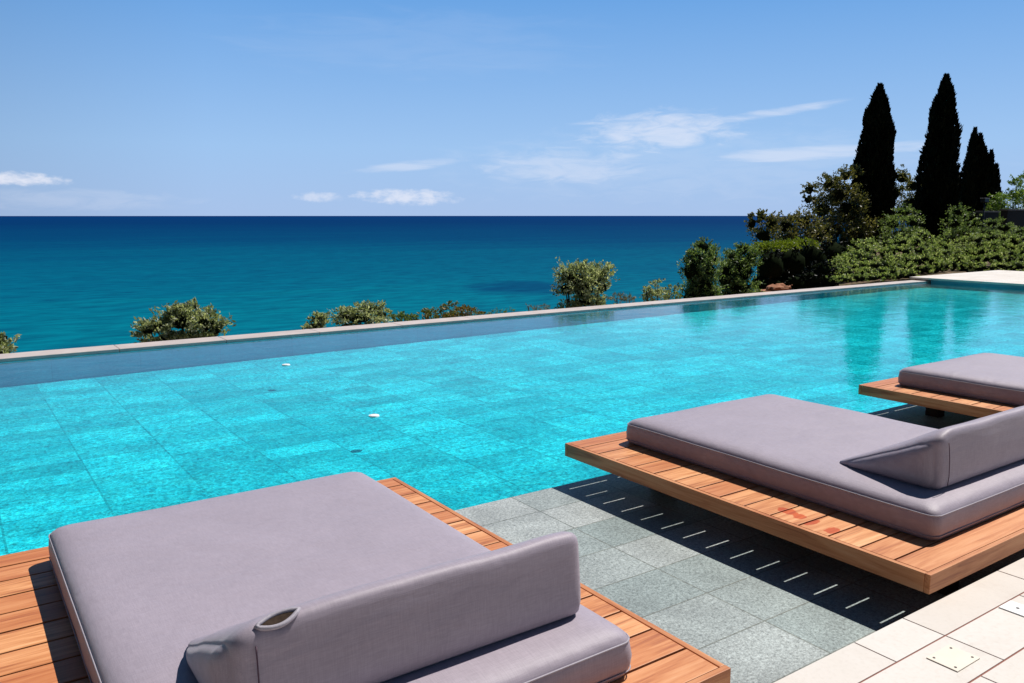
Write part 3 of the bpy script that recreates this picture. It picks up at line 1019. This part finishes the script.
# trees of the headland
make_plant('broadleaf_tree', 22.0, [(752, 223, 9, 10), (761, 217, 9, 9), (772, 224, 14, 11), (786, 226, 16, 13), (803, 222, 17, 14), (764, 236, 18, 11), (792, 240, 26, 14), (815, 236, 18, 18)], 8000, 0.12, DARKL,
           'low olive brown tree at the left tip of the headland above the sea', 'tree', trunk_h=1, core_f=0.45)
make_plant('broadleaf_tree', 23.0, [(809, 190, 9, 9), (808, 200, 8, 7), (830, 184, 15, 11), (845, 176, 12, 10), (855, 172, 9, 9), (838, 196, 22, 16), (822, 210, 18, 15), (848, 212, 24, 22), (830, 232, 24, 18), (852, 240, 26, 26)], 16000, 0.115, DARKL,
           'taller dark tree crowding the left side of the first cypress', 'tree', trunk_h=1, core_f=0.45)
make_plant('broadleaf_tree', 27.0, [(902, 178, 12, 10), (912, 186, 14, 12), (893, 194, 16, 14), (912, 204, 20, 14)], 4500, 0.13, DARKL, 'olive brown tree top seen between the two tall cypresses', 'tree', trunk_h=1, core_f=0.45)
make_plant('shrub', 20.5, [(903, 213, 15, 8), (893, 224, 15, 10), (912, 222, 15, 9), (903, 234, 26, 10)], 4200, 0.085, SHRUB, 'green shrub filling the gap between the two tall cypresses', 'shrub')
make_plant('shrub', 20.5, [(958, 212, 12, 8), (968, 218, 12, 8), (954, 224, 14, 9), (976, 226, 14, 8), (962, 234, 24, 8)], 3800, 0.085, SHRUB, 'green shrub below the broad forked cypress', 'shrub')
make_plant('shrub', 17.0, [(992, 224, 12, 7), (1004, 228, 14, 8), (986, 234, 16, 8), (1024, 232, 20, 7)], 3200, 0.08, SHRUB, 'green shrub covering the foot of the dark garden walls', 'shrub')
make_plant('broadleaf_tree', 21.5, [(1016, 186, 9, 9), (1026, 180, 10, 9), (1000, 200, 11, 8), (1014, 202, 15, 12), (1030, 200, 18, 15), (996, 212, 12, 10), (1012, 220, 18, 14), (1036, 222, 20, 16)], 15000, 0.11, BRIGHT,
           'bright yellow green tree at the right edge beside the cypresses', 'tree', trunk_h=1, core=False)


def cypress(Y, px, top, base, hw, label, n, lobes):
    """a columnar cypress; lobes: (offset px, top py, half width px) of each spire"""
    p0 = at(px, base, Y)
    fwd = np.dot(p0 - np.array([0, 0, EYE]), -CAMR[:, 2])
    s = fwd / FPX
    gz = ground_z(p0[0], p0[1]) - 0.1
    root = empty('cypress_tree', (p0[0], p0[1], gz))
    Cs, Ds = [], []
    bmc = bmesh.new()
    lat = CAMR[:, 0]
    for (ox, tp, w, kk) in lobes:
        ztop = at(px + ox, tp, Y)[2] - gz
        o = np.array([lat[0] * ox * s, lat[1] * ox * s, 0])
        R = w * s

        def rad(f):
            f = np.asarray(f)
            return R * np.clip(0.72 + f * 1.4, 0, 1) * (0.04 + 0.96 * np.clip(1 - f ** 4.2, 0, 1)) * (1 - 0.10 * f)
        k = int(n * kk)
        f = rng.random(k) ** 0.85
        th = rng.random(k) * 2 * np.pi
        # vertical plumes: noise in angle and height
        lump = np.array([noise.noise(Vector((math.cos(a) * 1.6 + ox, math.sin(a) * 1.6, b * 9 + ox))) + 0.6 * noise.noise(Vector((math.cos(a) * 5, math.sin(a) * 5 + ox, b * 22))) for a, b in zip(th, f)])
        r = rad(f) * (0.93 + 0.30 * lump) * (1 - 0.22 * rng.random(k) ** 2)
        C = np.stack([o[0] + np.cos(th) * r, o[1] + np.sin(th) * r, 0.05 + f * ztop], 1)
        D = np.stack([np.cos(th) * 0.35, np.sin(th) * 0.35, np.ones(k)], 1) + rng.normal(size=(k, 3)) * 0.28
        Cs.append(C)
        Ds.append(D)
        rings = []
        for j in range(19):
            fj = 0.02 + 0.96 * j / 18
            rr = float(rad(fj)) * 0.74
            rings.append([bmc.verts.new((o[0] + math.cos(q) * rr * (1 + .12 * noise.noise(Vector((math.cos(q) * 2, math.sin(q) * 2, fj * 9)))), o[1] + math.sin(q) * rr, fj * ztop)) for q in [i * 2 * math.pi / 14 for i in range(14)]])
        for a, b in zip(rings[:-1], rings[1:]):
            for i in range(14):
                bmc.faces.new((a[i], a[(i + 1) % 14], b[(i + 1) % 14], b[i]))
        bmc.faces.new(rings[-1])
    C = np.concatenate(Cs)
    D = np.concatenate(Ds)
    L = 0.26 * (0.5 + rng.random(len(C)))
    leaf_mesh('foliage', C, D, L, L * 0.34, CYP, root, bmc, CYP)
    bm = bmesh.new()
    tube(bm, [(0, 0, -0.3), (0, 0, 1.0), (0.02, 0, (at(px, top, Y)[2] - gz) * 0.8)], [0.16, 0.13, 0.03], 9)
    link('trunk', bm, MBARK, root, True)
    tag(root, label, 'cypress', 'dark cypresses on the headland')


cypress(23.5, 868, 86, 250, 22, 'left one of the two tall slender dark cypresses', 12000, [(1, 85, 21, 0.8), (6, 135, 17, .2), (-4, 170, 19, .2)])
cypress(23.5, 932, 74, 250, 22, 'tallest dark cypress, directly left of the broad forked one', 12000, [(1, 74, 21, 0.8), (-5, 180, 20, .25), (4, 110, 17, .2)])
cypress(26.0, 968, 130, 250, 20, 'broad forked cypress, shortest of the three dark ones', 9000, [(-3, 128, 16, 0.4), (3, 134, 15, .3), (8, 147, 17, .35), (15, 152, 15, .3), (21, 166, 14, .25), (7, 175, 21, .3), (-5, 150, 17, .2)])

# planted bank behind the far end of the pool
bank = []
random.seed(21)
YB = 12.0
for i in range(44):
    px = 834 + i * 5.2 + random.uniform(-3, 3)
    top = 242 - 3 * math.sin(i * 0.5) + random.uniform(-4, 4) + max(0, (868 - px)) * 0.75
    d = ray(px, 265)
    yf = min(11.9, 23.9 * d[1] / d[0])
    low = 274 if px < 900 else 268
    if px < 912:
        bank.append((px, 280 - (px - 834) * 0.06, random.uniform(8, 12), random.uniform(5, 7), 10.95 - YB))
    for k in range(5):
        py = low + (top - low) * k / 4 + random.uniform(-2, 2)
        bank.append((px + random.uniform(-3, 3), py, random.uniform(7, 12), random.uniform(6, 9), yf - YB + k * 0.55))
make_plant('hedge', YB, bank, 44000, 0.058, BANK, 'sprawling pale green shrub bank behind the far end of the pool', 'hedge', stems=30, core_f=0.5, skirt=False)

# bare red earth and stones at the coping
bm = bmesh.new()
random.seed(9)
c = at(788, 287, 13.4)
for i in range(16):
    s = bmesh.ops.create_icosphere(bm, subdivisions=2, radius=1.0)
    ox = random.uniform(-0.75, 0.75)
    oy = random.uniform(-0.3, 0.3)
    rr = random.uniform(0.07, 0.17)
    for v in s['verts']:
        k = 1 + 0.4 * noise.noise(v.co * 1.8 + Vector((i * 3.3, 0, 0)))
        v.co = Vector((ox + v.co.x * rr * k * 1.4, oy + v.co.y * rr * k, 0.0 + v.co.z * rr * k * 0.7 + 0.05))
box(bm, -0.9, 0.9, -0.4, 0.4, -0.9, 0.0, 0.05)
MREDROCK = m_plain('red_earth', (0.36, 0.17, 0.10), 0.9, 0.1, var=0.3, scale=6.0)
o = link('earth_mound', bm, MREDROCK)
o.location = (c[0], c[1], c[2] - 0.06)
tag(o, 'reddish mound of bare earth and stones below the dark undergrowth', 'earth mound')

# garden walls and lamp between the shrubs on the right
for (x0, x1, yt, Y, lb) in ((983, 999, 211, 20.3, 'dark garden wall stub with pale capping right of the lamp post'), (1008, 1040, 209, 18.2, 'dark garden wall with pale capping at the right edge')):
    a = at(x0, yt, Y)
    b = at(x1, yt, Y)
    w = b[0] - a[0]
    root = empty('garden_wall', (a[0], Y, ground_z(a[0], Y)))
    h = a[2] - root.location.z
    bm = bmesh.new()
    box(bm, 0, w, 0, 0.3, -0.2, h - 0.08)
    link('wall_body', bm, m_plain('wall_stone', (0.035, 0.034, 0.036), 0.8, 0.1), root)
    bm = bmesh.new()
    box(bm, -0.05, w + 0.05, -0.04, 0.34, h - 0.079, h, 0.008)
    link('capping', bm, m_plain('capping_stone', (0.13, 0.12, 0.12), 0.7, 0.2), root)
    tag(root, lb, 'garden wall')
a = at(983, 222, 19.6)
root = empty('garden_lamp', (a[0], a[1], ground_z(a[0], a[1])))
h = at(983, 198, 19.6)[2] - root.location.z
bm = bmesh.new()
tube(bm, [(0, 0, 0), (0, 0, h - 0.2)], 0.03, 10)
link('post', bm, MBLACK, root, True)
bm = bmesh.new()
box(bm, -0.2, 0.2, -0.10, 0.10, h - 0.20, h - 0.02, 0.02)
link('lamp_head', bm, MBLACK, root)
bm = bmesh.new()
box(bm, -0.225, 0.225, -0.12, 0.12, h - 0.019, h, 0.005)
link('lamp_cap', bm, m_plain('grey_metal', (0.45, 0.46, 0.48), 0.4, 0.5), root)
tag(root, 'slim black garden lamp post in front of the forked cypress', 'garden lamp')
